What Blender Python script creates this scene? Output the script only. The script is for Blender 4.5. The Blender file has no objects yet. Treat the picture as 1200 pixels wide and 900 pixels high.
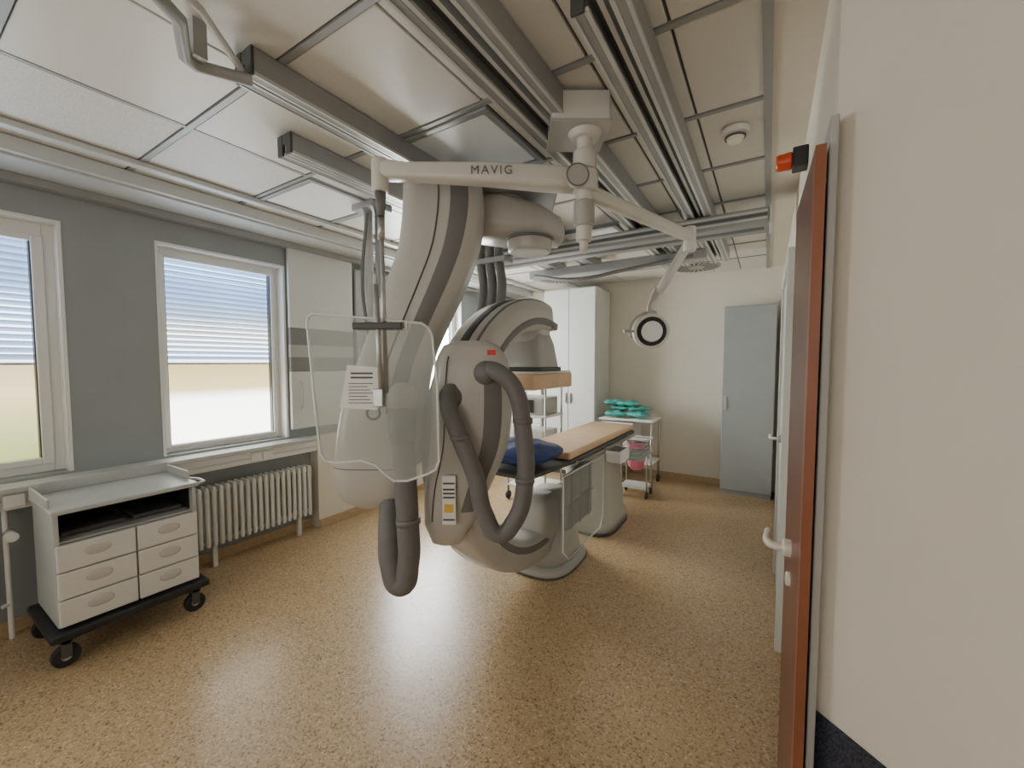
import bpy, bmesh, math, random
from mathutils import Vector, Matrix
random.seed(4)
D=bpy.data; C=bpy.context
RAD=math.radians
# ------------------------------------------------------------ materials
def mat(name,col,rough=.5,metal=0,noise=0.0,nscale=8,coat=0,spec=.5,bump=0,bscale=200):
    m=D.materials.new(name); m.use_nodes=True
    nt=m.node_tree; b=nt.nodes['Principled BSDF']
    b.inputs['Base Color'].default_value=(*col,1); b.inputs['Roughness'].default_value=rough
    b.inputs['Metallic'].default_value=metal
    b.inputs['Specular IOR Level'].default_value=spec
    b.inputs['Coat Weight'].default_value=coat
    tc=nt.nodes.new('ShaderNodeTexCoord')
    if noise>0:
        n=nt.nodes.new('ShaderNodeTexNoise'); n.inputs['Scale'].default_value=nscale; n.inputs['Detail'].default_value=4
        nt.links.new(tc.outputs['Object'],n.inputs['Vector'])
        r=nt.nodes.new('ShaderNodeValToRGB')
        r.color_ramp.elements[0].position=.35; r.color_ramp.elements[1].position=.65
        r.color_ramp.elements[0].color=(*[c*(1-noise) for c in col],1)
        r.color_ramp.elements[1].color=(*[min(1,c*(1+noise*.5)) for c in col],1)
        nt.links.new(n.outputs['Fac'],r.inputs['Fac']); nt.links.new(r.outputs['Color'],b.inputs['Base Color'])
    if bump>0:
        n=nt.nodes.new('ShaderNodeTexNoise'); n.inputs['Scale'].default_value=bscale
        nt.links.new(tc.outputs['Object'],n.inputs['Vector'])
        bp=nt.nodes.new('ShaderNodeBump'); bp.inputs['Strength'].default_value=bump; bp.inputs['Distance'].default_value=.002
        nt.links.new(n.outputs['Fac'],bp.inputs['Height']); nt.links.new(bp.outputs['Normal'],b.inputs['Normal'])
    return m
M={}
M['wall_grey']=mat('wall_grey',(.32,.345,.35),.6,noise=.04,nscale=3,bump=.2)
M['wall_white']=mat('wall_white',(.74,.69,.59),.7,noise=.02,nscale=2,bump=.2)
M['wall_cream']=mat('wall_cream',(.74,.68,.585),.75,noise=.03,nscale=2,bump=.4,bscale=90)
M['tile']=mat('tile',(.77,.745,.68),.35,noise=.03,nscale=1.5)
M['tile_perf']=mat('tile_perf',(.76,.75,.71),.5,noise=.18,nscale=160)
M['joint']=mat('joint',(.09,.09,.088),.5)
M['tbar']=mat('tbar',(.36,.365,.36),.4,metal=.2)
M['rail']=mat('rail',(.36,.365,.36),.4,metal=.25,noise=.05,nscale=5)
M['rail_dark']=mat('rail_dark',(.06,.06,.058),.5)
M['rail_mid']=mat('rail_mid',(.13,.13,.128),.45,metal=.2)
M['rail_light']=mat('rail_light',(.62,.63,.61),.35,metal=.15)
M['lamp_panel']=mat('lamp_panel',(.94,.95,.94),.45)
M['cream']=mat('cream',(.54,.52,.475),.35,coat=.2,noise=.02,nscale=3)
M['cream_arm']=mat('cream_arm',(.70,.68,.62),.35,coat=.2,noise=.02,nscale=3)
M['cream2']=mat('cream2',(.45,.435,.40),.38,coat=.2,noise=.02)
M['greyband']=mat('greyband',(.18,.175,.168),.42,noise=.04)
M['hose']=mat('hose',(.18,.172,.168),.55,noise=.06,nscale=20,bump=.3,bscale=400)
M['black']=mat('black',(.02,.02,.022),.45)
M['darkgrey']=mat('darkgrey',(.085,.085,.085),.5)
M['white']=mat('white',(.82,.81,.77),.4)
M['frame']=mat('frame',(.84,.84,.81),.35)
M['radiator']=mat('radiator',(.72,.71,.67),.35)
M['cart']=mat('cart',(.52,.54,.52),.4,noise=.02)
M['drawer']=mat('drawer',(.76,.75,.71),.38)
M['drawer_in']=mat('drawer_in',(.60,.59,.55),.4)
M['grey_cab']=mat('grey_cab',(.35,.375,.375),.45,noise=.03)
M['cab']=mat('cab',(.68,.69,.66),.4)
M['beige']=mat('beige',(.78,.53,.32),.5,noise=.05)
M['blue']=mat('blue',(.012,.045,.20),.5,noise=.2,nscale=12,bump=.5,bscale=30)
M['teal']=mat('teal',(.08,.44,.38),.5,noise=.25,nscale=25)
M['pink']=mat('pink',(.85,.22,.36),.4)
M['red']=mat('red',(.75,.05,.04),.4)
M['orange']=mat('orange',(.70,.08,.02),.25)
M['paper']=mat('paper',(.92,.91,.87),.7)
M['yellow']=mat('yellow',(.8,.55,.08),.6)
M['steel']=mat('steel',(.5,.5,.49),.3,metal=.8)
M['brown']=mat('brown',(.17,.052,.03),.4,noise=.15,nscale=6,coat=.15)
M['brown_edge']=mat('brown_edge',(.27,.092,.042),.4,noise=.12,nscale=6)
M['doorwhite']=mat('doorwhite',(.62,.63,.60),.35)
M['doorframe']=mat('doorframe',(.42,.42,.40),.45)
M['ivory']=mat('ivory',(.82,.77,.65),.3)
M['base_tan']=mat('base_tan',(.48,.35,.20),.45,noise=.1,nscale=30)
M['stripe']=mat('stripe',(.21,.21,.205),.45)
M['stripe2']=mat('stripe2',(.44,.45,.445),.4)
def speck(name,base,dark,light,scale,rough,coat=0):
    m=D.materials.new(name); m.use_nodes=True; nt=m.node_tree; b=nt.nodes['Principled BSDF']
    tc=nt.nodes.new('ShaderNodeTexCoord')
    ad=nt.nodes.new('ShaderNodeVectorMath'); ad.operation='ADD'; ad.inputs[1].default_value=(11.37,7.13,3.0021)
    nt.links.new(tc.outputs['Object'],ad.inputs[0])
    col=None
    for si,(sc,dk,lt) in enumerate(((scale,.13,.90),(scale*.62,.05,.96))):
        v=nt.nodes.new('ShaderNodeTexVoronoi'); v.voronoi_dimensions='2D'; v.inputs['Scale'].default_value=sc; v.inputs['Randomness'].default_value=1
        nt.links.new(ad.outputs[0],v.inputs['Vector'])
        sx=nt.nodes.new('ShaderNodeSeparateXYZ'); nt.links.new(v.outputs['Color'],sx.inputs[0])
        r=nt.nodes.new('ShaderNodeValToRGB'); r.color_ramp.interpolation='CONSTANT'; e=r.color_ramp.elements
        e[0].position=0; e[0].color=(*dark,1); e[1].position=lt; e[1].color=(*light,1)
        x=e.new(dk); x.color=(*base,1); x=e.new(.5); x.color=(*[c*.94 for c in base],1); x=e.new(.7); x.color=(*[c*1.05 for c in base],1)
        nt.links.new(sx.outputs[0],r.inputs['Fac'])
        if col is None: col=r.outputs['Color']
        else:
            mx=nt.nodes.new('ShaderNodeMixRGB'); mx.inputs['Fac'].default_value=.42
            nt.links.new(col,mx.inputs['Color1']); nt.links.new(r.outputs['Color'],mx.inputs['Color2']); col=mx.outputs['Color']
    nt.links.new(col,b.inputs['Base Color'])
    b.inputs['Roughness'].default_value=rough
    b.inputs['Coat Weight'].default_value=coat; b.inputs['Coat Roughness'].default_value=.24
    return m
M['floor']=speck('floor_vinyl',(.51,.355,.185),(.14,.08,.04),(.72,.58,.40),150,.32,.5)
M['blue_lino']=mat('blue_lino',(.035,.04,.06),.5,noise=.9,nscale=170)
def emis(name,stops,z0,z1,strength):  # self-glowing window pane: daylight and outside view painted as a height gradient
    m=D.materials.new(name); m.use_nodes=True; nt=m.node_tree; nt.nodes.clear()
    o=nt.nodes.new('ShaderNodeOutputMaterial'); e=nt.nodes.new('ShaderNodeEmission'); e.inputs['Strength'].default_value=strength
    g=nt.nodes.new('ShaderNodeNewGeometry'); s=nt.nodes.new('ShaderNodeSeparateXYZ'); mr=nt.nodes.new('ShaderNodeMapRange')
    mr.inputs['From Min'].default_value=z0; mr.inputs['From Max'].default_value=z1
    r=nt.nodes.new('ShaderNodeValToRGB'); r.color_ramp.elements[0].position=stops[0][0]; r.color_ramp.elements[0].color=(*stops[0][1],1)
    r.color_ramp.elements[1].position=stops[-1][0]; r.color_ramp.elements[1].color=(*stops[-1][1],1)
    for p,c in stops[1:-1]:
        x=r.color_ramp.elements.new(p); x.color=(*c,1)
    nt.links.new(g.outputs['Position'],s.inputs[0]); nt.links.new(s.outputs['Z'],mr.inputs['Value'])
    nt.links.new(mr.outputs[0],r.inputs['Fac']); nt.links.new(r.outputs['Color'],e.inputs['Color']); nt.links.new(e.outputs[0],o.inputs[0])
    return m
day=[(0,(1,1,.97)),(.24,(.95,.94,.90)),(.30,(.36,.29,.14)),(.43,(.27,.21,.09)),(.46,(.62,.72,.9)),(.62,(.95,.9,.72)),(.78,(.58,.76,1)),(1,(.55,.75,1))]
field=[(0,(.12,.14,.05)),(.18,(.20,.20,.09)),(.32,(.33,.26,.14)),(.43,(.26,.21,.12)),(.46,(.6,.7,.82)),(1,(.6,.74,.98))]
M['pane_bright']=emis('pane_bright',day,.88,2.39,7.0)
M['pane_field']=emis('pane_field',field,.88,2.39,7.5)
M['pane_strong']=emis('pane_strong',[(0,(1,.97,.9)),(1,(.88,.95,1))],.88,2.39,23)
M['pane_fill_side']=emis('pane_fill_side',[(0,(1,.97,.9)),(1,(.9,.95,1))],.88,2.39,15)
M['pane_fill_rear']=emis('pane_fill_rear',[(0,(1,.97,.9)),(1,(1,.98,.95))],.88,2.39,3.0)
def slatmat():
    m=D.materials.new('blind_slat'); m.use_nodes=True; nt=m.node_tree; nt.nodes.clear()
    o=nt.nodes.new('ShaderNodeOutputMaterial'); a=nt.nodes.new('ShaderNodeBsdfDiffuse'); t=nt.nodes.new('ShaderNodeBsdfTranslucent'); mx=nt.nodes.new('ShaderNodeMixShader')
    n=nt.nodes.new('ShaderNodeTexNoise'); n.inputs['Scale'].default_value=2
    r=nt.nodes.new('ShaderNodeValToRGB'); r.color_ramp.elements[0].color=(.36,.43,.53,1); r.color_ramp.elements[1].color=(.60,.68,.80,1)
    nt.links.new(n.outputs['Fac'],r.inputs['Fac'])
    nt.links.new(r.outputs['Color'],a.inputs['Color']); nt.links.new(r.outputs['Color'],t.inputs['Color'])
    mx.inputs[0].default_value=.42; nt.links.new(a.outputs[0],mx.inputs[1]); nt.links.new(t.outputs[0],mx.inputs[2]); nt.links.new(mx.outputs[0],o.inputs[0])
    return m
M['slat']=slatmat()
def clear(name,alpha,col=(.9,.93,.92)):
    m=D.materials.new(name); m.use_nodes=True; nt=m.node_tree; nt.nodes.clear()
    o=nt.nodes.new('ShaderNodeOutputMaterial'); t=nt.nodes.new('ShaderNodeBsdfTransparent'); p=nt.nodes.new('ShaderNodeBsdfPrincipled'); mx=nt.nodes.new('ShaderNodeMixShader')
    p.inputs['Base Color'].default_value=(*col,1); p.inputs['Roughness'].default_value=.10
    t.inputs['Color'].default_value=(.88,.89,.86,1)
    mx.inputs[0].default_value=alpha
    nt.links.new(t.outputs[0],mx.inputs[1]); nt.links.new(p.outputs[0],mx.inputs[2]); nt.links.new(mx.outputs[0],o.inputs[0]); return m
M['acrylic']=clear('acrylic',.20)
M['acrylic_rim']=clear('acrylic_rim',.85)
# ------------------------------------------------------------ helpers
def link(ob,parent=None):
    C.collection.objects.link(ob)
    if parent: ob.parent=parent
    return ob
def empty(name,loc=(0,0,0),rz=0):
    e=D.objects.new(name,None); e.empty_display_size=.1; e.location=loc; e.rotation_euler=(0,0,rz); return link(e)
def finish(ob,m,smooth=False,bevel=0,seg=2):
    ob.data.materials.append(M[m] if isinstance(m,str) else m)
    if smooth:
        for p in ob.data.polygons: p.use_smooth=True
    if bevel>0:
        b=ob.modifiers.new('bevel','BEVEL'); b.width=bevel; b.segments=seg; b.limit_method='ANGLE'
    return ob
def meshob(name,verts,faces,m,parent=None,smooth=False,bevel=0,seg=2):
    me=D.meshes.new(name); me.from_pydata(verts,[],faces); me.update()
    bm=bmesh.new(); bm.from_mesh(me); bmesh.ops.recalc_face_normals(bm,faces=bm.faces); bm.to_mesh(me); bm.free()
    ob=D.objects.new(name,me); link(ob,parent); return finish(ob,m,smooth,bevel,seg)
BF=[(0,1,3,2),(4,6,7,5),(0,4,5,1),(2,3,7,6),(0,2,6,4),(1,5,7,3)]
def boxes(name,lst,m,parent=None,bevel=0,seg=2):
    V=[];F=[]
    for (x0,x1,y0,y1,z0,z1) in lst:
        o=len(V)
        for x in (x0,x1):
            for y in (y0,y1):
                for z in (z0,z1): V.append((x,y,z))
        F+= [tuple(o+i for i in f) for f in BF]
    return meshob(name,V,F,m,parent,False,bevel,seg)
def box(name,x0,x1,y0,y1,z0,z1,m,parent=None,bevel=0,seg=2): return boxes(name,[(x0,x1,y0,y1,z0,z1)],m,parent,bevel,seg)
def loft(name,secs,m,parent=None,n=36,smooth=True,subdiv=0):
    V=[];F=[]
    for (c,u,v,a,b,e) in secs:
        c=Vector(c);u=Vector(u);v=Vector(v)
        for i in range(n):
            t=2*math.pi*i/n; ct,st=math.cos(t),math.sin(t)
            V.append(tuple(c+u*(a*math.copysign(abs(ct)**(2/e),ct))+v*(b*math.copysign(abs(st)**(2/e),st))))
    for s in range(len(secs)-1):
        for i in range(n):
            j=(i+1)%n; F.append((s*n+i,s*n+j,(s+1)*n+j,(s+1)*n+i))
    F.append(tuple(range(n))[::-1]); F.append(tuple((len(secs)-1)*n+i for i in range(n)))
    ob=meshob(name,V,F,m,parent,smooth)
    if subdiv:
        s=ob.modifiers.new('s','SUBSURF'); s.levels=s.render_levels=subdiv
    return ob
def cyl(name,p1,p2,r,m,parent=None,r2=None,n=32,bevel=0):
    p1=Vector(p1);p2=Vector(p2);d=(p2-p1).normalized()
    u=d.orthogonal().normalized(); v=d.cross(u); r2=r if r2 is None else r2
    V=[];F=[]
    for p,rr in((p1,r),(p2,r2)):
        for i in range(n):
            t=2*math.pi*i/n; V.append(tuple(p+u*rr*math.cos(t)+v*rr*math.sin(t)))
    for i in range(n):
        j=(i+1)%n;F.append((i,j,n+j,n+i))
    F.append(tuple(range(n)));F.append(tuple(n+i for i in range(n)))
    ob=meshob(name,V,F,m,parent)
    for p in ob.data.polygons:
        if len(p.vertices)==4: p.use_smooth=True
    if bevel:
        b=ob.modifiers.new('bevel','BEVEL'); b.width=bevel; b.segments=3; b.limit_method='ANGLE'
    return ob
def tube(name,pts,r,m,parent=None,cyclic=False,smooth=True):
    cu=D.curves.new(name,'CURVE'); cu.dimensions='3D'; cu.bevel_depth=r; cu.bevel_resolution=6; cu.resolution_u=10; cu.use_fill_caps=True
    if smooth:
        sp=cu.splines.new('BEZIER'); sp.bezier_points.add(len(pts)-1)
        for b,p in zip(sp.bezier_points,pts): b.co=p; b.handle_left_type=b.handle_right_type='AUTO'
    else:
        sp=cu.splines.new('POLY'); sp.points.add(len(pts)-1)
        for b,p in zip(sp.points,pts): b.co=(*p,1)
    sp.use_cyclic_u=cyclic
    ob=D.objects.new(name,cu); link(ob,parent)
    cu.materials.append(M[m]); return ob
def ball(name,c,r,m,parent=None,sc=(1,1,1)):
    bm=bmesh.new(); bmesh.ops.create_uvsphere(bm,u_segments=28,v_segments=16,radius=r)
    me=D.meshes.new(name); bm.to_mesh(me); bm.free(); ob=D.objects.new(name,me); ob.location=c; ob.scale=sc; link(ob,parent); return finish(ob,m,True)

# ------------------------------------------------------------ room shell
CEIL=2.68; XL=-3.65; XR=.13; YB=5.75
box('floor',XL-.3,2.3,-2.5,YB+.2,-.1,0,'floor')
wins=[(-1.55,-.75,'pane_fill_side'),(-.25,.68,'pane_field'),(1.15,2.03,'pane_bright'),(3.2,4.5,'pane_strong')]  # the first window is out of view, added to supply extra light
ZW0,ZW1=.88,2.39
parts=[(XL-.3,XL,-2.5,YB+.2,0,ZW0),(XL-.3,XL,-2.5,YB+.2,ZW1,CEIL+.1)]
ys=[-2.5]+[v for w in wins for v in w[:2]]+[YB+.2]
for i in range(0,len(ys),2): parts.append((XL-.3,XL,ys[i],ys[i+1],ZW0,ZW1))
boxes('wall_left',parts,'wall_grey')
box('wall_back',XL,XR+.2,YB,YB+.2,0,CEIL+.1,'wall_white')
box('wall_right',XR,XR+.15,1.36,YB,0,CEIL+.1,'wall_white')
def prism(name,p,q,th,z0,z1,m,bevel=0,parent=None):
    p=Vector((*p,0));q=Vector((*q,0));d=(q-p).normalized();n=Vector((-d.y,d.x,0))*th
    V=[];
    for z in(z0,z1):
        for a in(p,q,q+n,p+n): V.append((a.x,a.y,z))
    return meshob(name,V,[(0,1,2,3),(4,5,6,7),(0,1,5,4),(1,2,6,5),(2,3,7,6),(3,0,4,7)],m,parent,False,bevel)
prism('wall_diagonal',(XR,1.33),(2.0,-.34),.15,0,CEIL+.1,'wall_cream')
prism('baseboard_diagonal',(XR-.006,1.326),(2.0,-.348),.006,0,.62,'blue_lino')
box('wall_side',2.0,2.15,-2.5,-.3,0,CEIL+.1,'wall_cream')
boxes('wall_near',[(XL,-2.0,-2.5,-2.35,0,CEIL),(.6,2.15,-2.5,-2.35,0,CEIL),(-2.0,.6,-2.5,-2.35,0,.88),(-2.0,.6,-2.5,-2.35,2.39,CEIL)],'wall_cream')
w=empty('window_5')  # unseen window added behind the camera, its glowing pane gives soft fill
boxes('frame',[(-2.0,-1.93,-2.47,-2.38,.88,2.39),(.53,.6,-2.47,-2.38,.88,2.39),(-1.93,.53,-2.47,-2.38,.88,.95),(-1.93,.53,-2.47,-2.38,2.32,2.39),(-.73,-.67,-2.47,-2.38,.95,2.32)],'frame',w)
box('pane',-1.93,.53,-2.44,-2.43,.95,2.32,'pane_fill_rear',w)
# ceiling
ce=empty('ceiling')
box('slab',XL-.3,2.3,-2.5,YB+.2,CEIL+.012,CEIL+.15,'joint',ce)
xs=[-3.62,-3.03,-2.40,-1.72,-1.08,-.60,-.31,-.03]
yy=[-2.1,-1.5,-.9,-.3,.3,.9,1.5,2.1,2.7,3.3,3.9,4.5,5.1,5.74]
A=[];B=[];L=[]
for i in range(len(xs)-1):
    for j in range(len(yy)-1):
        g=.0055; cell=(xs[i]+g,xs[i+1]-g,yy[j]+.018,yy[j+1]-.018,CEIL,CEIL+.02)
        if (i,j) in ((3,6),(1,6),(3,9),(1,9),(3,2),(1,2)): L.append(cell); continue
        (B if i in(0,1) and j<6 else A).append(cell)
boxes('tiles',A,'tile',ce,.003); boxes('tiles_perforated',B,'tile_perf',ce,.003)
box('plain_border',-.03,2.2,-2.4,YB,CEIL-.004,CEIL+.02,'wall_white',ce)
boxes('cross_bars',[(-3.62,-.03,y-.012,y+.012,CEIL-.005,CEIL+.01) for y in yy[1:-1]],'tbar',ce)
boxes('long_bars',[(-2.412,-2.388,-2.1,YB,CEIL-.003,CEIL+.01),(-.048,-.015,-2.1,YB,CEIL-.014,CEIL+.01)],'tbar',ce)
for k,c in enumerate(L):
    e=empty('ceiling_light_panel',((c[0]+c[1])/2,(c[2]+c[3])/2,CEIL))
    hx=(c[1]-c[0])/2;hy=(c[3]-c[2])/2
    box('diffuser',-hx+.04,hx-.04,-hy+.04,hy-.04,-.006,.01,'lamp_panel',e)
    boxes('frame',[(-hx,hx,-hy,-hy+.03,-.012,.01),(-hx,hx,hy-.03,hy,-.012,.01),(-hx,-hx+.03,-hy+.03,hy-.03,-.012,.01),(hx-.03,hx,-hy+.03,hy-.03,-.012,.01)],'tbar',e,.003)
t=empty('trim_1')
boxes('box',[(XL,-3.30,-2.35,YB,2.60,CEIL-.004)],'rail_light',t,.006)
boxes('lip',[(-3.30,-3.22,-2.35,YB,2.615,2.635),(-3.225,-3.21,-2.35,YB,2.60,CEIL-.004)],'rail_light',t,.004)
boxes('shadow_gap',[(-3.298,-3.23,-2.35,YB,2.636,2.66)],'rail_mid',t)
boxes('lower_track',[(XL,-3.56,-2.35,YB,2.555,2.60)],'rail',t,.004)
boxes('track2',[(-3.06,-3.0,-2.35,YB,2.645,CEIL-.004)],'rail_light',t,.004)
# ------------------------------------------------------------ windows
for k,(a,b,pm) in enumerate(wins):
    w=empty('window_%d'%(k+1))
    f,s=(.035,.03) if k==2 else (.05,.05)
    X0=XL-.155;X1=XL-.10
    boxes('outer_frame',[(X0,X1,a,a+f,ZW0,ZW1),(X0,X1,b-f,b,ZW0,ZW1),(X0,X1,a+f,b-f,ZW0,ZW0+f),(X0,X1,a+f,b-f,ZW1-f*1.6,ZW1)],'frame',w,.005)
    boxes('sash',[(X0+.01,X1+.015,a+f,a+f+s,ZW0+f,ZW1-f*1.6),(X0+.01,X1+.015,b-f-s,b-f,ZW0+f,ZW1-f*1.6),(X0+.01,X1+.015,a+f+s,b-f-s,ZW0+f,ZW0+f+s*.8),(X0+.01,X1+.015,a+f+s,b-f-s,ZW1-f*1.6-s*.7,ZW1-f*1.6)],'frame',w,.006)
    boxes('seal',[(X0+.012,X1+.0,a+f+s,a+f+s+.006,ZW0+f+s*.8,ZW1-f*1.6-s*.7),(X0+.012,X1+.0,b-f-s-.006,b-f-s,ZW0+f+s*.8,ZW1-f*1.6-s*.7)],'darkgrey',w)
    boxes('reveal',[(X1,XL+.004,a-.001,a+.006,ZW0,ZW1),(X1,XL+.004,b-.006,b+.001,ZW0,ZW1),(X1,XL+.004,a+.006,b-.006,ZW1-.006,ZW1+.001)],'white',w)
    boxes('casing',[(XL,XL+.006,a-.012,a,ZW0,ZW1+.012),(XL,XL+.006,b,b+.012,ZW0,ZW1+.012),(XL,XL+.006,a,b,ZW1,ZW1+.012)],'frame',w,.002)
    box('pane',X0-.06,X0-.055,a+.02,b-.02,ZW0+.02,ZW1-.02,pm,w)
    if k in(1,2):
        V=[];F=[]
        z=ZW1-.08
        while z>1.56:
            o=len(V); tl=.020+.007*math.sin(z*9+k)
            V+=[(X0-.045,a+.03,z-tl),(X0-.045,b-.03,z-tl),(X0-.008,b-.03,z+.012),(X0-.008,a+.03,z+.012)]
            F.append((o,o+1,o+2,o+3)); z-=.04
        meshob('blind_slats',V,F,'slat',w)
        box('blind_rail',X0-.045,X0-.015,a+.03,b-.03,1.535,1.55,'rail_light',w)
s=empty('window_sill')
box('board',XL-.1,XL+.17,-2.35,2.22,.835,.865,'cart',s,.006)
box('duct',XL,XL+.14,-2.35,2.22,.74,.832,'white',s,.004)
box('duct_lip',XL+.14,XL+.15,-2.35,2.22,.775,.79,'rail_light',s)
boxes('sockets',[(XL+.14,XL+.155,.30+d,.38+d,.755,.825) for d in (0,.09,1.35,1.44)],'white',s,.004)
box('trim_2',XL,XL+.12,2.24,YB,0,.86,'wall_white',None,.004)
box('baseboard_left',XL+.12,XL+.135,2.24,YB,0,.08,'base_tan',None,.003)
box('baseboard_left_rear',XL,XL+.015,-2.35,2.24,0,.08,'base_tan',None,.003)
boxes('baseboard_back',[(XL+.14,-.46,YB-.015,YB,0,.08)],'base_tan',None,.003)
box('baseboard_right',XR-.012,XR,1.9,2.5,0,.08,'base_tan',None,.003)
p=empty('sliding_wall_panel')
px0,px1=XL+.02,XL+.055
box('panel_upper',px0,px1,2.05,2.70,1.86,2.58,'cab',p,.004)
box('stripe_a',px0,px1+.002,2.05,2.70,1.71,1.86,'stripe',p)
box('stripe_b',px0,px1,2.05,2.70,1.60,1.71,'stripe2',p)
box('stripe_c',px0,px1+.002,2.05,2.70,1.47,1.60,'stripe',p)
box('panel_lower',px0,px1,2.05,2.70,.95,1.47,'cab',p,.004)
tube('handle',[(px1,2.13,1.13),(px1+.03,2.13,1.15),(px1+.03,2.13,1.36),(px1,2.13,1.38)],.006,'steel',p,smooth=False)
p2=empty('pillar_board'); box('board',px0,px1,2.74,3.15,.87,2.5,'stripe2',p2,.004); box('board_edge',px1,px1+.006,2.74,3.15,1.5,1.85,'grey_cab',p2)
# ------------------------------------------------------------ radiators
def radiator(y0,y1):
    e=empty('radiator',(XL+.11,y0,0)); n=int((y1-y0)/.047)
    for side,xo in (('front',.045),('rear',-.035)):
        boxes(side+'_columns',[(xo-.016,xo+.016,i*.047,i*.047+.028,.17,.61) for i in range(n)],'radiator',e,.012,3)
    boxes('top_header',[(-.055,.06,i*.047+.002,i*.047+.026,.585,.625) for i in range(n)],'radiator',e,.01,2)
    cyl('lower_pipe',(.005,-.03,.20),(.005,(n)*.047,.20),.02,'radiator',e)
    cyl('upper_pipe',(.005,0,.58),(.005,(n)*.047,.58),.02,'radiator',e)
    cyl('valve',(.005,-.03,.20),(.005,-.10,.20),.025,'white',e)
    boxes('feet',[(-.01,.02,.1,.13,0,.19),(-.01,.02,n*.047-.13,n*.047-.1,0,.19)],'radiator',e)
radiator(1.27,2.18); radiator(-.75,.28)
e=empty('heating_pipe'); tube('riser',[(XL+.08,.40,.0),(XL+.08,.40,.6),(XL+.08,.40,.73)],.012,'white',e,smooth=False)
tube('branch',[(XL+.08,.40,.20),(XL+.1,.37,.20)],.01,'white',e,smooth=False); cyl('valve_head',(XL+.1,.41,.60),(XL+.19,.41,.60),.025,'white',e)
# ------------------------------------------------------------ drawer cart
c=empty('drawer_cart')
x0,x1,y0,y1=-3.45,-3.0,.485,1.09
boxes('body_shell',[(x0,x1-.01,y0,y0+.02,.2,.79),(x0,x1-.01,y1-.02,y1,.2,.79),(x0,x0+.02,y0+.02,y1-.02,.2,.79),(x0+.02,x1-.02,y0+.02,y1-.02,.2,.215),(x0+.02,x1-.03,y0+.02,y1-.02,.625,.635)],'cart',c,.003)
box('top',x0-.01,x1+.015,y0-.01,y1+.01,.785,.81,'cart',c,.006)
boxes('gallery',[(x0-.01,x0+.005,y0-.01,y1+.01,.81,.875),(x0+.005,x1-.06,y0-.01,y0+.004,.81,.86),(x0+.005,x1-.12,y1-.004,y1+.01,.81,.86)],'cart',c,.005)
ym=(y0+y1)/2+.01
boxes('slot_tray',[(x0+.05,x1-.10,y0+.04,ym-.02,.64,.665),(x0+.05,x1-.10,ym+.02,y1-.04,.64,.665)],'darkgrey',c,.006)
boxes('slot_lining',[(x0+.021,x0+.03,y0+.02,y1-.02,.64,.78),(x0+.03,x1-.05,y0+.0205,y0+.026,.64,.78),(x0+.03,x1-.05,y1-.026,y1-.0205,.64,.78),(x0+.03,x1-.05,y0+.026,y1-.026,.774,.784)],'black',c)
dr=[];pul=[]
for r in range(3):
    z0=.205+r*.142; z1=z0+.135
    for (a,b) in ((y0+.004,ym-.004),(ym+.004,y1-.004)):
        dr.append((x1-.02,x1+.008,a,b,z0,z1)); pul.append(((a+b)/2,(z0+z1)/2+.012))
boxes('drawers',dr,'drawer',c,.005)
box('drawer_core',x0+.03,x1-.021,y0+.021,y1-.021,.22,.62,'drawer_in',c)
for i,(yc,zc) in enumerate(pul):
    loft('pull_%d'%i,[((x1+.0085,yc,zc),(0,1,0),(0,0,1),.052,.027,2.2),((x1+.0105,yc,zc),(0,1,0),(0,0,1),.049,.024,2.2)],'drawer_in',c)
boxes('base_frame',[(x0-.03,x1+.045,y0-.04,y1+.04,.145,.19)],'black',c,.015,3)
for i,(wx,wy) in enumerate([(x1-.01,y0+.02),(x1-.01,y1-.03),(x0+.02,y0+.02),(x0+.02,y1-.03)]):
    cyl('wheel_%d'%i,(wx-.018,wy,.055),(wx+.018,wy,.055),.055,'black',c,bevel=.006)
    cyl('hub_%d'%i,(wx-.022,wy,.055),(wx+.022,wy,.055),.02,'steel',c)
    boxes('fork_%d'%i,[(wx-.03,wx-.024,wy-.02,wy+.02,.05,.145),(wx+.024,wx+.03,wy-.02,wy+.02,.05,.145),(wx-.03,wx+.03,wy-.025,wy+.025,.12,.145)],'darkgrey',c,.003)
tube('push_handle',[(x1-.02,y1+.01,.79),(x1-.02,y1+.05,.80),(x1-.10,y1+.05,.80),(x1-.2,y1+.01,.80)],.009,'steel',c,smooth=False)
# ------------------------------------------------------------ ceiling rails
def rail(name,xc,w,y0,y1,z0,h):
    e=empty(name,(xc,0,0)); z1=CEIL-.004
    boxes('profile',[(-w/2,-w/2+.035,y0,y1,z0,z1-.02),(w/2-.035,w/2,y0,y1,z0,z1-.02),(-w/2,w/2,y0,y1,z1-.025,z1)],'rail',e,.004)
    boxes('edge_lines',[(-w/2-.002,-w/2+.008,y0,y1,z0-.003,z0+.01),(w/2-.008,w/2+.002,y0,y1,z0-.003,z0+.01)],'rail_light',e)
    boxes('inner_lips',[(-w/2+.035,-w/2+.05,y0,y1,z0,z0+.012),(w/2-.05,w/2-.035,y0,y1,z0,z0+.012),(-.008,.008,y0,y1,z0+.02,z1-.025)],'rail_light',e)
    box('shadow_slot',-w/2+.036,w/2-.036,y0+.01,y1-.01,z1-.04,z1-.026,'rail_mid',e)
    boxes('end_cap',[(-w/2-.003,-w/2+.04,y0-.012,y0,z0-.003,z1),(w/2-.04,w/2+.003,y0-.012,y0,z0-.003,z1),(-w/2+.04,w/2-.04,y0-.01,y0,z1-.05,z1)],'rail_dark',e,.003)
    return e
rail('ceiling_rail',-.84,.20,-.2,4.7,2.57,.1)
rail('ceiling_rail',-.44,.16,1.17,4.7,2.57,.1)
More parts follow.
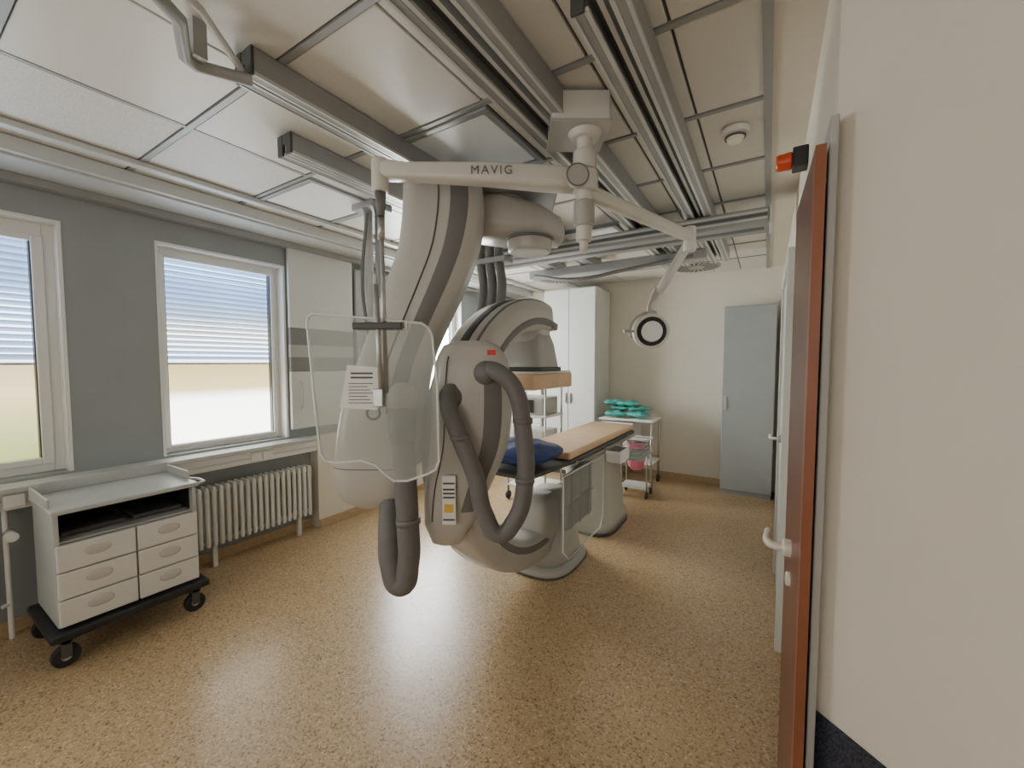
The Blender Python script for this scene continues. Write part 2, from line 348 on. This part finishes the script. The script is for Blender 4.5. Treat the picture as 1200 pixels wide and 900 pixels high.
rail('ceiling_rail',-1.64,.11,.80,4.4,2.58,.1)
rail('ceiling_rail',-2.06,.11,1.18,4.4,2.58,.1)
e=empty('ceiling_bracket_bar')
tube('bar',[(-1.33,.02,2.56),(-1.44,.46,2.56),(-1.50,.55,2.56),(-1.66,.62,2.56),(-1.68,.66,2.56),(-1.60,.80,2.56)],.020,'rail',e,smooth=False)
tube('bar_inner',[(-1.28,.05,2.585),(-1.39,.47,2.585),(-1.44,.58,2.585),(-1.62,.78,2.585)],.012,'rail_light',e,smooth=False)
boxes('posts',[(-1.40,-1.36,.20,.24,2.56,CEIL),(-1.66,-1.62,.63,.67,2.56,CEIL)],'rail',e)
b=empty('ceiling_bridge_beam',(0,3.3,0))
boxes('beam',[(-2.45,-.02,-.13,.13,2.46,2.565)],'rail',b,.012)
boxes('beam_groove',[(-2.44,-.03,-.134,-.128,2.485,2.498),(-2.44,-.03,-.134,-.128,2.53,2.545)],'rail_light',b)
boxes('beam_slot',[(-2.44,-.03,-.132,-.128,2.505,2.525),(-2.4,-.05,-.03,.03,2.457,2.461)],'rail_mid',b)
box('beam_cap',-.02,.0,-.135,.135,2.45,2.57,'rail_light',b,.006)
b=empty('ceiling_bridge_beam',(0,4.1,0))
boxes('beam',[(-2.3,-.5,-.06,.06,2.48,2.565)],'rail',b,.012)
tube('cable',[(-2.2,-.1,2.5),(-1.7,-.16,2.4),(-1.2,-.1,2.45),(-.6,-.1,2.5)],.018,'hose',b)
e=empty('smoke_detector',(-.165,2.3,CEIL-.004)); cyl('base',(0,0,0),(0,0,-.03),.06,'white',e,bevel=.006); cyl('head',(0,0,-.03),(0,0,-.062),.045,'ivory',e,.032,bevel=.006); cyl('ring',(0,0,-.036),(0,0,-.044),.046,'darkgrey',e)
for (vx,vy) in ((-.75,5.3),(-2.45,5.05)):
    e=empty('swirl_vent',(vx,vy,CEIL)); cyl('plate',(0,0,0),(0,0,-.012),.26,'cream2',e)
    V=[];F=[]
    for i in range(24):
        t=2*math.pi*i/24; 
        for rr,dt in((.09,0),(.09,.12),(.24,.22),(.24,.1)):
            V.append((rr*math.cos(t+dt),rr*math.sin(t+dt),-.0135))
        F.append((4*i,4*i+1,4*i+2,4*i+3))
    meshob('blades',V,F,'black',e)
# ------------------------------------------------------------ ceiling C-arm (large, nearest)
UX=(1,0,0);UY=(0,1,0);UZ=(0,0,1)
a=empty('ceiling_mounted_c_arm',(-1.166,1.866,0),RAD(32))
T=[(2.50,-.353,.17,.15),(2.466,-.353,.197,.17),(2.306,-.353,.206,.18),(2.12,-.385,.201,.18),(1.94,-.453,.20,.18),(1.756,-.531,.188,.18),(1.573,-.605,.183,.18),(1.39,-.66,.20,.19),(1.206,-.69,.213,.2),(1.023,-.71,.215,.2),(.90,-.722,.195,.185),(.83,-.73,.16,.15),(.79,-.733,.10,.10),(.78,-.733,.03,.03)]
def dens(T,k):
    out=[]
    for i in range(len(T)-1):
        p0=T[max(i-1,0)];p1=T[i];p2=T[i+1];p3=T[min(i+2,len(T)-1)]
        for j in range(k):
            t=j/k
            out.append(tuple(.5*((2*p1[q])+(-p0[q]+p2[q])*t+(2*p0[q]-5*p1[q]+4*p2[q]-p3[q])*t*t+(-p0[q]+3*p1[q]-3*p2[q]+p3[q])*t**3) for q in range(len(p1))))
    out.append(T[-1]); return out
TD=dens(T[:10],4)[:-1]+T[9:]
NS=72
ob=loft('arm_shell',[((u,0,z),UX,UY,h,dp,3.6) for z,u,h,dp in TD],'cream',a,NS)
ob.data.materials.append(M['greyband']); ob.data.materials.append(M['cream2'])
for idx in range((len(TD)-1)*NS):
    s,i=divmod(idx,NS); ang=(i+.5)*360/NS
    if TD[s][0]>1.30:
        if 274<ang<301 or 59<ang<86: ob.data.polygons[idx].material_index=1
tube('band_groove',[(u-h*.02,-dp-.001,z) for z,u,h,dp in TD if z>1.32 and z<2.46],.004,'darkgrey',a)
tube('seam_low',[(-.71+.215*math.copysign(abs(math.cos(t))**(2/3.6),math.cos(t)),.2*math.copysign(abs(math.sin(t))**(2/3.6),math.sin(t)),1.02) for t in [i*math.pi/24 for i in range(48)]],.0025,'greyband',a,cyclic=True)
loft('shoulder',[((-.25,.16,2.36),UY,UZ,.13,.12,3),((-.05,.2,2.36),UY,UZ,.17,.13,3),((.15,.22,2.33),UY,UZ,.18,.10,3),((.27,.22,2.30),UY,UZ,.13,.07,3),((.30,.22,2.29),UY,UZ,.05,.03,3)],'cream',a,36)
cyl('pivot_disc',(.10,.16,2.24),(.10,.16,2.17),.13,'cream',a,.12,bevel=.015)
cyl('pivot_ring',(.10,.16,2.245),(.10,.16,2.235),.14,'greyband',a)
box('carriage_plate',-.35,.25,.0,.42,2.47,2.555,'rail',a,.01)
cyl('hanger',(-.05,.2,2.4),(-.05,.2,2.56),.12,'cream2',a)
ball('hose_elbow',(-.525,-.25,1.37),.075,'cream2',a,(1,1,1.15))
loft('elbow_sleeve',[((-.525,-.25,1.36),UX,UY,.07,.07,2),((-.525,-.25,1.20),UX,UY,.066,.066,2),((-.525,-.25,1.17),UX,UY,.058,.058,2)],'greyband',a,28)
cyl('elbow_mount',(-.53,-.1,1.38),(-.53,-.25,1.38),.06,'cream2',a)
tube('hose',[(-.525,-.25,1.25),(-.515,-.25,1.0),(-.505,-.25,.75),(-.505,-.25,.58),(-.55,-.24,.46),(-.60,-.22,.55),(-.62,-.18,.68),(-.63,-.12,.82),(-.65,-.06,.95)],.054,'hose',a)
cyl('hose_collar',(-.505,-.25,.80),(-.503,-.25,.77),.059,'greyband',a)
tube('knob_ring',[(-.66+.03*math.cos(t),-.26,1.31+.03*math.sin(t)) for t in [i*math.pi/4 for i in range(8)]],.006,'black',a,cyclic=True)
# ------------------------------------------------------------ C arm around the table head
g=empty('floor_c_arm',(-1.45,2.5,1.06))
def arc(name,ri,ro,hw,t0,t1,m,e=5,n=44,xo=0,taper=True):
    S=[]
    for i in range(n+1):
        t=RAD(t0+(t1-t0)*i/n); rm=(ri+ro)/2
        k=1
        if taper:
            f=min(i,n-i)/2.0
            k=min(1,.6+.4*f) 
        S.append(((xo,rm*math.cos(t),rm*math.sin(t)),(0,math.cos(t),math.sin(t)),(1,0,0),(ro-ri)/2*k,hw*k,e))
    return loft(name,S,m,g,32)
arc('c_body',.70,.92,.15,72,285,'cream',4)
arc('side_liner',.745,.80,.1525,75,280,'greyband',8,taper=False)
arc('track_stripe',.80,.9235,.035,80,168,'black',8,taper=False)
arc('track_edge_a',.86,.9225,.008,78,200,'greyband',8,xo=.09,taper=False)
loft('detector_neck',[((.0,.08,.84),UX,UY,.13,.13,3),((0,.06,.7),UX,UY,.13,.13,3),((0,.05,.6),UX,UY,.14,.14,4)],'cream',g)
loft('detector_housing',[((0,.06,.72),UX,UY,.12,.10,4),((0,.06,.62),UX,UY,.15,.15,4),((0,.06,.47),UX,UY,.17,.17,5),((0,.06,.455),UX,UY,.17,.17,6)],'cream2',g)
loft('detector_face',[((0,.07,.46),UX,UY,.176,.18,8),((0,.07,.43),UX,UY,.176,.18,8)],'darkgrey',g)
box('beige_pad',-.15,.15,-.16,.47,.305,.415,'beige',g,.012)
box('pad_plate',-.14,.14,-.15,.46,.415,.43,'white',g)
loft('tube_housing',[((0,.12,-.88),UX,UY,.14,.13,4),((0,.14,-.72),UX,UY,.16,.15,4),((0,.15,-.55),UX,UY,.15,.14,4),((0,.15,-.48),UX,UY,.11,.10,4)],'cream',g)
h=empty('carriage_frame'); h.parent=g; h.location=(-1.113+1.45,1.781-2.5,-1.06); h.rotation_euler=(0,0,RAD(32))
T2=[(1.66,-.21,.08,.07),(1.6375,-.21,.14,.11),(1.55,-.2056,.185,.13),(1.353,-.2056,.206,.14),(1.134,-.219,.2,.14),(.916,-.28,.172,.14),(.719,-.325,.13,.12),(.62,-.34,.08,.08),(.59,-.345,.03,.03)]
TD2=[T2[0]]+dens(T2[1:7],4)+T2[7:]
ob=loft('carriage',[((u,.03,z),UX,UY,q,dp,3.2) for z,u,q,dp in TD2],'cream',h,NS)
ob.data.materials.append(M['greyband'])
for idx in range((len(TD2)-1)*NS):
    s,i=divmod(idx,NS); ang=(i+.5)*360/NS
    if .85<TD2[s][0]<1.58 and (279<ang<311): ob.data.polygons[idx].material_index=1
tube('carriage_seam',[(u-.6*q,-dp*.93+.03-.004,z) for z,u,q,dp in TD2 if .75<z<1.6],.003,'darkgrey',h)
tube('hose_loop',[(-.14,-.06,1.52),(-.06,-.16,1.50),(.01,-.2,1.43),(.05,-.2,1.25),(.06,-.2,.98),(.01,-.2,.80),(-.06,-.2,.74),(-.127,-.2,.83),(-.17,-.2,1.01),(-.25,-.19,1.21),(-.30,-.16,1.34),(-.30,-.08,1.42)],.042,'hose',h)
for i,(u,z) in enumerate(((-.13,1.5),(-.30,1.38))):
    ball('hose_socket_%d'%i,(u,-.09,z),.06,'greyband',h)
for i,(u,w_,z) in enumerate(((.06,-.2,1.0),(.05,-.2,1.28),(-.245,-.19,1.2))):
    cyl('hose_clip_%d'%i,(u,w_,z-.012),(u,w_,z+.012),.047,'greyband',h)
box('red_button',-.115,-.075,-.20,-.185,1.585,1.61,'red',h,.003)
box('label',-.34,-.275,-.137,-.13,.76,1.0,'paper',h); box('label_yellow',-.33,-.285,-.140,-.134,.82,.86,'yellow',h)
boxes('label_print',[(-.335,-.28,-.140,-.134,z,z+.008) for z in (.78,.89,.91,.93,.96)],'darkgrey',h)
loft('stand_plate',[((.0,.36,-1.06),UX,UY,.26,.34,3),((.0,.36,-1.03),UX,UY,.26,.34,3),((.0,.36,-1.0),UX,UY,.23,.31,3)],'cream2',g,44)
loft('stand_plate_edge',[((.0,.36,-1.06),UX,UY,.266,.346,3),((.0,.36,-1.05),UX,UY,.266,.346,3)],'darkgrey',g,44)
loft('stand_body',[((.0,.36,-1.0),UX,UY,.22,.29,3),((.0,.36,-.9),UX,UY,.21,.27,3),((.0,.36,-.78),UX,UY,.18,.22,3),((.0,.38,-.62),UX,UY,.14,.17,3),((.0,.38,-.5),UX,UY,.10,.12,3)],'cream',g,44)
# ------------------------------------------------------------ patient table
t=empty('patient_table')
loft('table_top',[((-1.43,2.22,.815),UX,UZ,.12,.012,4),((-1.43,2.30,.815),UX,UZ,.18,.018,5),((-1.43,2.8,.815),UX,UZ,.23,.02,6),((-1.43,4.36,.815),UX,UZ,.24,.02,6)],'darkgrey',t)
box('mattress',-1.66,-1.20,2.72,4.36,.837,.895,'beige',t,.018,3)
boxes('side_rails',[(-1.185,-1.165,2.7,4.3,.78,.81),(-1.70,-1.68,2.7,4.3,.78,.81)],'steel',t,.003)
boxes('rail_brackets',[(-1.19,-1.165,y,y+.03,.78,.82) for y in (2.8,3.4,4.1)]+[(-1.70,-1.67,y,y+.03,.78,.82) for y in (2.8,3.4,4.1)],'steel',t)
loft('pedestal',[((-1.42,3.78,0),UX,UY,.27,.36,4),((-1.42,3.78,.10),UX,UY,.27,.36,4),((-1.42,3.78,.14),UX,UY,.25,.33,4),((-1.42,3.78,.5),UX,UY,.22,.28,4),((-1.42,3.78,.70),UX,UY,.22,.30,5),((-1.42,3.78,.79),UX,UY,.23,.34,6)],'cream',t,40)
loft('pedestal_kick',[((-1.42,3.78,0),UX,UY,.277,.367,4),((-1.42,3.78,.025),UX,UY,.277,.367,4)],'darkgrey',t,40)
box('carriage',-1.6,-1.24,3.0,4.3,.74,.795,'cream2',t,.01)
box('clear_side_shield',-1.12,-1.112,2.42,3.2,.22,.80,'acrylic',t,.004)
tube('shield_rim',[(-1.116,2.42,.80),(-1.116,2.42,.30),(-1.116,2.50,.22),(-1.116,3.12,.22),(-1.116,3.2,.30),(-1.116,3.2,.80),],.006,'acrylic_rim',t,cyclic=True,smooth=False)
boxes('pockets',[(-1.155,-1.125,2.50,2.97,.40,.58),(-1.155,-1.125,2.50,2.97,.60,.78)],'hose',t,.015,3)
boxes('pocket_rims',[(-1.157,-1.12,2.49,2.98,.575,.59),(-1.157,-1.12,2.49,2.98,.775,.79)],'darkgrey',t,.004)
boxes('pocket_straps',[(-1.122,-1.119,y,y+.02,.40,.78) for y in (2.56,2.72,2.88)],'darkgrey',t)
boxes('control_box',[(-1.16,-1.02,3.35,3.6,.70,.80)],'white',t,.015,3)
boxes('control_keys',[(-1.14,-1.04,3.37+.04*i,3.40+.04*i,.80,.807) for i in range(5)],'darkgrey',t)
for i in range(4):
    tube('basket_wire_%d'%i,[(-1.15,3.75,.80-.04*i),(-.98,3.75,.80-.04*i),(-.98,4.15,.80-.04*i),(-1.15,4.15,.80-.04*i)],.004,'steel',t,cyclic=True,smooth=False)
box('tray',-1.15,-.95,3.72,4.2,.655,.665,'steel',t,.002)
cu=empty('blue_cushion',(-1.45,2.43,.935))
ob=ball('pillow',(0,0,0),1,'blue',cu,(.27,.26,.075))
for v in ob.data.vertices:
    x,y,z=v.co; r=max(abs(x),abs(y),1e-4); k=math.hypot(x,y)/r; f=1+(k-1)*.55 if k>1 else 1
    v.co=(x*f,y*f,z*(1+.18*math.sin(9*x+3)*math.cos(7*y)))
# ------------------------------------------------------------ shield + exam lamp on ceiling column
m=empty('ceiling_supply_column',(-.965+.233,1.543+.146,0),RAD(32))
boxes('ceiling_box',[(-.11,.13,-.09,.15,2.54,2.665)],'cream_arm',m,.008)
boxes('ceiling_box_lip',[(-.115,.135,-.095,.155,2.535,2.548)],'cream2',m,.003)
cyl('flange',(.04,0,2.54),(.04,0,2.51),.075,'cream_arm',m,.06,bevel=.006)
cyl('column',(.04,0,2.52),(.04,0,2.08),.034,'cream_arm',m,bevel=.004)
cyl('hub_upper',(.04,0,2.46),(.04,0,2.38),.05,'cream_arm',m,bevel=.008)
cyl('hub_arm',(.04,0,2.375),(.04,0,2.29),.058,'cream_arm',m,bevel=.01)
cyl('hub_lower',(.04,0,2.25),(.04,0,2.14),.045,'cream2',m,bevel=.01)
cyl('tip',(.04,0,2.10),(.04,0,2.03),.022,'cream_arm',m,.016)
loft('shield_arm',[((.02,0,2.335),UY,UZ,.045,.045,4),((-.10,-.01,2.34),UY,UZ,.05,.048,4),((-.4,-.02,2.355),UY,UZ,.045,.042,4),((-.72,-.02,2.365),UY,UZ,.038,.034,4),((-.80,-.02,2.37),UY,UZ,.04,.038,4),((-.85,-.02,2.37),UY,UZ,.03,.035,3)],'cream_arm',m)
cyl('arm_knuckle',(-.84,-.02,2.42),(-.84,-.02,2.28),.036,'cream_arm',m,bevel=.01)
cyl('hub_disc',(.0,-.068,2.335),(.0,-.04,2.335),.05,'cream2',m,bevel=.004)
tube('hub_disc_ring',[(.045*math.cos(i*math.pi/8),-.068,2.335+.045*math.sin(i*math.pi/8)) for i in range(16)],.003,'greyband',m,cyclic=True)
tc=D.curves.new('arm_text','FONT'); tc.body='MAVIG'; tc.size=.05; tc.extrude=.001; tc.align_x='CENTER'; tc.align_y='CENTER'; tc.space_character=1.25
to=D.objects.new('arm_text',tc); link(to,m); to.location=(-.36,-.0685,2.352); to.rotation_euler=(RAD(90),0,0); tc.materials.append(M['greyband'])
cyl('drop_rod',(-.84,-.02,2.30),(-.82,-.05,1.42),.010,'steel',m)
cyl('rod_sleeve',(-.84,-.02,2.28),(-.838,-.024,2.18),.024,'greyband',m,.016)
cyl('rod_spring',(-.838,-.02,2.18),(-.836,-.03,2.08),.015,'steel',m)
box('rod_clamp',-.95,-.74,-.085,-.055,1.69,1.72,'darkgrey',m,.006)
def beam2(name,p,q,w,hh,mm):
    p=Vector(p);q=Vector(q);d=(q-p).normalized(); s=d.cross(Vector((0,0,1))).normalized(); u=s.cross(d)
    L_=(q-p).length
    return loft(name,[(p+d*L_*f,s,u,w*k,hh*k,3.5) for f,k in ((0,.7),(.02,1),(.98,.9),(1,.6))],mm,m)
beam2('lamp_arm_a',(.05,0,2.29),(.74,.56,2.27),.028,.032,'cream_arm')
E1=(.75,.58)
cyl('lamp_joint',(E1[0],E1[1],2.33),(E1[0],E1[1],2.19),.034,'cream_arm',m,bevel=.008)
beam2('lamp_arm_b',(.75,.60,2.24),(.63,.74,1.98),.022,.026,'cream_arm')
LC=Vector((.61,.80,1.75))
cyl('lamp_stem_joint',(.63,.74,2.01),(.61,.77,1.95),.024,'cream2',m,bevel=.005)
tube('lamp_stem',[(.62,.76,1.97),(.60,.79,1.92),(.60,.80,1.86)],.016,'cream2',m)
tube('lamp_yoke',[(LC.x+.132*math.cos(RAD(q)),LC.y,LC.z+.122*math.sin(RAD(q))) for q in range(75,215,14)],.009,'cream2',m)
nrm=Vector((-.1,-1,-.12)).normalized()
cyl('lamp_head',LC+nrm*-.02,LC+nrm*.02,.116,'cream_arm',m,.112,bevel=.008)
cyl('lamp_bezel',LC+nrm*.0205,LC+nrm*.026,.092,'black',m,.086)
cyl('lamp_glass',LC+nrm*.027,LC+nrm*.031,.066,'lamp_panel',m,.062)
cyl('lamp_handle',LC+Vector((-.11,0,0)),LC+Vector((-.18,-.02,0)),.010,'cream2',m)
sh=empty('radiation_shield',(-.943,1.509,0),RAD(32))
pts=[(-.885,1.72),(-.88,1.745),(-.86,1.76),(-.60,1.74),(-.39,1.72),(-.36,1.70),(-.345,1.67),(-.325,1.45),(-.32,1.12),(-.335,1.08),(-.37,1.06),(-.46,1.03),(-.52,1.03),(-.56,1.06),(-.60,1.10),(-.66,1.12),(-.78,1.11),(-.82,1.12),(-.84,1.15),(-.85,1.25)]
n=len(pts); V=[(x,-.003,z) for x,z in pts]+[(x,.003,z) for x,z in pts]
F=[tuple(range(n)),tuple(range(n,2*n))[::-1]]+[(i,(i+1)%n,n+(i+1)%n,n+i) for i in range(n)]
meshob('acrylic_panel',V,F,'acrylic',sh)
tube('acrylic_edge',[(x,0,z) for x,z in pts],.0055,'acrylic_rim',sh,cyclic=True,smooth=False)
cyl('mount_rod',(-.575,-.03,1.88),(-.56,-.03,1.38),.010,'steel',sh)
boxes('mount_plate',[(-.68,-.47,-.03,-.004,1.70,1.722)],'darkgrey',sh,.004)
boxes('mount_block',[(-.595,-.55,-.04,-.004,1.36,1.44)],'steel',sh,.005)
meshob('note',[(-.745,-.014,1.355),(-.58,-.014,1.345),(-.572,-.014,1.53),(-.71,-.014,1.54)],[(0,1,2,3)],'paper',sh)
boxes('note_print',[(-.695,-.60,-.0165,-.015,1.50,1.508),(-.695,-.60,-.0165,-.015,1.482,1.49)]+[(-.705,-.60-.012*(i%3),-.0165,-.015,1.375+.014*i,1.378+.014*i) for i in range(7)],'darkgrey',sh)
boxes('tag',[(-.51,-.45,-.012,-.006,1.69,1.73)],'paper',sh)
boxes('tag_print',[(-.50,-.46,-.0135,-.012,1.70+.01*i,1.704+.01*i) for i in range(3)],'darkgrey',sh)
# ------------------------------------------------------------ hanging columns/hoses behind
k=empty('hanging_cable_column',(-2.47,2.0,0))
cyl('pole_a',(0,0,CEIL-.01),(0,0,1.3),.03,'rail_light',k); cyl('pole_b',(.07,.03,CEIL-.01),(.07,.03,1.3),.024,'rail',k)
tube('cable',[(.05,-.05,2.6),(.0,-.06,2.1),(.06,-.06,1.7),(.03,-.02,1.4)],.012,'hose',k)
boxes('foot_box',[(-.1,.15,-.1,.1,1.15,1.32)],'cream2',k,.02,3)
boxes('top_plate',[(-.08,.14,-.08,.1,CEIL-.05,CEIL-.005)],'rail',k,.006)
k=empty('hose_bundle',(-1.90,2.62,0))
for i,dx in enumerate((0,.085,.17)):
    tube('hose_%d'%i,[(dx,0,CEIL-.02),(dx-.01,-.02,2.35),(dx+.03,-.04,2.1),(dx-.03,-.06,1.80),(dx-.12,-.08,1.6)],.034,'hose',k)
boxes('clamp',[(-.06,.24,-.07,.05,2.30,2.34)],'rail',k,.006)
boxes('top_plate',[(-.1,.3,-.1,.1,CEIL-.05,CEIL-.005)],'rail',k,.006)
# ------------------------------------------------------------ back furniture
k=empty('tall_cabinet',(-2.305,5.44,0))
box('carcass',-.375,.375,-.28,.29,.06,2.55,'cab',k,.004)
boxes('doors',[(-.372,-.003,-.302,-.282,.08,2.54),(.003,.372,-.302,-.282,.08,2.54)],'cab',k,.003)
box('plinth',-.36,.36,-.26,.29,0,.06,'darkgrey',k)
boxes('handles',[(-.04,-.025,-.325,-.303,1.0,1.14),(.025,.04,-.325,-.303,1.0,1.14)],'steel',k,.004)
k=empty('drawer_cabinet',(-3.05,5.42,0))
box('carcass',-.34,.34,-.28,.3,.08,1.28,'cab',k,.004)
boxes('drawers',[(-.335,.335,-.3,-.282,.10+.196*i,.285+.196*i) for i in range(6)],'white',k,.003)
box('worktop',-.35,.35,-.31,.31,1.28,1.31,'grey_cab',k,.004); box('plinth',-.33,.33,-.25,.3,0,.08,'darkgrey',k)
boxes('handles',[(-.08,.08,-.315,-.301,.22+.196*i,.235+.196*i) for i in range(6)],'steel',k,.003)
k=empty('grey_steel_cabinet',(-.19,5.56,0))
box('carcass',-.26,.26,-.17,.18,.05,2.2,'grey_cab',k,.004)
boxes('door',[(-.257,.257,-.19,-.172,.06,2.19)],'grey_cab',k,.004); box('plinth',-.25,.25,-.15,.18,0,.05,'grey_cab',k)
boxes('lock',[(-.235,-.21,-.205,-.19,1.0,1.16)],'steel',k,.004)
k=empty('supply_trolley',(-1.50,5.28,0))
boxes('shelves',[(-.34,.34,-.22,.22,.82,.845),(-.34,.34,-.22,.22,.30,.32)],'white',k,.005)
boxes('drawer_unit',[(-.33,.10,-.2,.2,.45,.80)],'cab',k,.006); boxes('drawer_front',[(-.32,.09,-.21,-.2,.46+.11*i,.56+.11*i) for i in range(3)],'white',k,.004)
for i,(sx,sy) in enumerate(((-1,-1),(1,-1),(-1,1),(1,1))):
    cyl('post_%d'%i,(sx*.32,sy*.2,.1),(sx*.32,sy*.2,.84),.012,'steel',k); cyl('caster_%d'%i,(sx*.32-.012,sy*.2,.05),(sx*.32+.012,sy*.2,.05),.05,'black',k)
q=empty('teal_packages',(-1.50,5.28,.862))
for i,(dx,dy,dz,rz) in enumerate(((-.16,-.08,.035,.2),(.12,-.06,.035,-.3),(-.12,.06,.10,-.15),(.10,.05,.10,.4),(-.02,0,.165,.1),(-.2,0,.17,.5))):
    ob=ball('pack_%d'%i,(dx,dy,dz),1,'teal',q,(.14,.10,.035)); ob.rotation_euler=(0,0,rz)
    for v in ob.data.vertices:
        x,y,z=v.co; r=max(abs(x),abs(y),1e-4); kk=math.hypot(x,y)/r; v.co=(x*kk**.8,y*kk**.8,z*(1+.3*math.sin(8*x)))
q=empty('pink_waste_bag',(-1.28,4.80,0))
loft('bag',[((0,0,.30),UX,UY,.05,.05,2),((0,0,.34),UX,UY,.085,.075,2.5),((0,0,.45),UX,UY,.10,.085,2.5),((0,0,.58),UX,UY,.09,.085,3),((0,0,.63),UX,UY,.105,.095,3)],'pink',q)
tube('ring',[(.112*math.cos(i*math.pi/4),.10*math.sin(i*math.pi/4),.63) for i in range(8)],.008,'steel',q,cyclic=True)
boxes('tray_top',[(-.16,.16,-.12,.13,.66,.68)],'white',q,.005); boxes('tray_base',[(-.15,.15,-.11,.12,.10,.13)],'cab',q,.005)
for i,(sx,sy) in enumerate(((-1,-1),(1,-1),(-1,1),(1,1))):
    cyl('post_%d'%i,(sx*.145,sy*.105,.08),(sx*.145,sy*.105,.67),.008,'steel',q)
    cyl('caster_%d'%i,(sx*.145-.01,sy*.105,.04),(sx*.145+.01,sy*.105,.04),.04,'black',q)
k=empty('equipment_trolley',(-2.25,4.1,0))
boxes('shelves',[(-.25,.25,-.22,.22,z,z+.025) for z in (.15,.55,.95)],'white',k,.006)
boxes('device_a',[(-.2,.2,-.18,.18,.975,1.17)],'cream2',k,.015,3); boxes('device_screen',[(-.16,.08,-.19,-.18,1.0,1.14)],'black',k)
boxes('device_b',[(-.2,.2,-.18,.18,.575,.8)],'cab',k,.015,3); boxes('device_knobs',[(-.15+.08*i,-.11+.08*i,-.19,-.18,.65,.69) for i in range(4)],'darkgrey',k,.004)
for i,(sx,sy) in enumerate(((-1,-1),(1,-1),(-1,1),(1,1))):
    cyl('post_%d'%i,(sx*.235,sy*.2,.09),(sx*.235,sy*.2,1.3),.012,'steel',k); cyl('caster_%d'%i,(sx*.235-.012,sy*.2,.045),(sx*.235+.012,sy*.2,.045),.045,'black',k)
# ------------------------------------------------------------ doors on the right
d=empty('door_1')
prism('leaf',(.071,1.80),(.083,1.315),.022,.01,2.08,'brown',0,d)
prism('leaf_edge',(.083,1.314),(.084,1.265),.022,.01,2.08,'brown_edge',0,d)
cyl('rose',(.085,1.55,.96),(.055,1.548,.96),.027,'ivory',d,bevel=.004)
cyl('key_rose',(.085,1.55,.86),(.066,1.548,.86),.022,'ivory',d,bevel=.004)
tube('lever',[(.065,1.55,.96),(.03,1.548,.96),(.018,1.56,.96),(.016,1.66,.965)],.012,'ivory',d)
boxes('frame',[(.112,XR,1.28,1.33,0,2.15),(.105,XR,1.84,1.90,0,2.15),(.112,XR,1.33,1.84,2.09,2.15)],'doorframe',d,.004)
d=empty('door_2')
boxes('leaf',[(.085,XR-.004,2.62,3.52,.01,2.07)],'doorwhite',d,.004)
boxes('frame',[(.07,XR,2.55,2.62,0,2.14),(.07,XR,3.52,3.59,0,2.14),(.07,XR,2.62,3.52,2.07,2.14)],'doorwhite',d,.004)
cyl('rose',(.085,3.2,1.05),(.065,3.2,1.05),.025,'steel',d); tube('lever',[(.07,3.2,1.05),(.03,3.2,1.05),(.025,3.21,1.05),(.025,3.32,1.05)],.01,'white',d)
e=empty('warning_beacon',(XR,2.38,2.50))
boxes('bracket',[(-.06,0,-.045,.045,-.045,.045)],'black',e,.006)
cyl('lens',(-.06,0,0),(-.125,0,0),.04,'orange',e,.036,bevel=.01)

# ------------------------------------------------------------ world, camera
wd=D.worlds.new('World'); C.scene.world=wd; wd.use_nodes=True
wd.node_tree.nodes['Background'].inputs[0].default_value=(.8,.9,1,1); wd.node_tree.nodes['Background'].inputs[1].default_value=.6
cd=D.cameras.new('camera'); cam=D.objects.new('camera',cd); link(cam)
cd.lens=14.4; cd.sensor_width=36; cd.clip_start=.02
cam.location=(0,0,1.55); cam.rotation_euler=(RAD(90-2.98),0,RAD(32))
C.scene.camera=cam
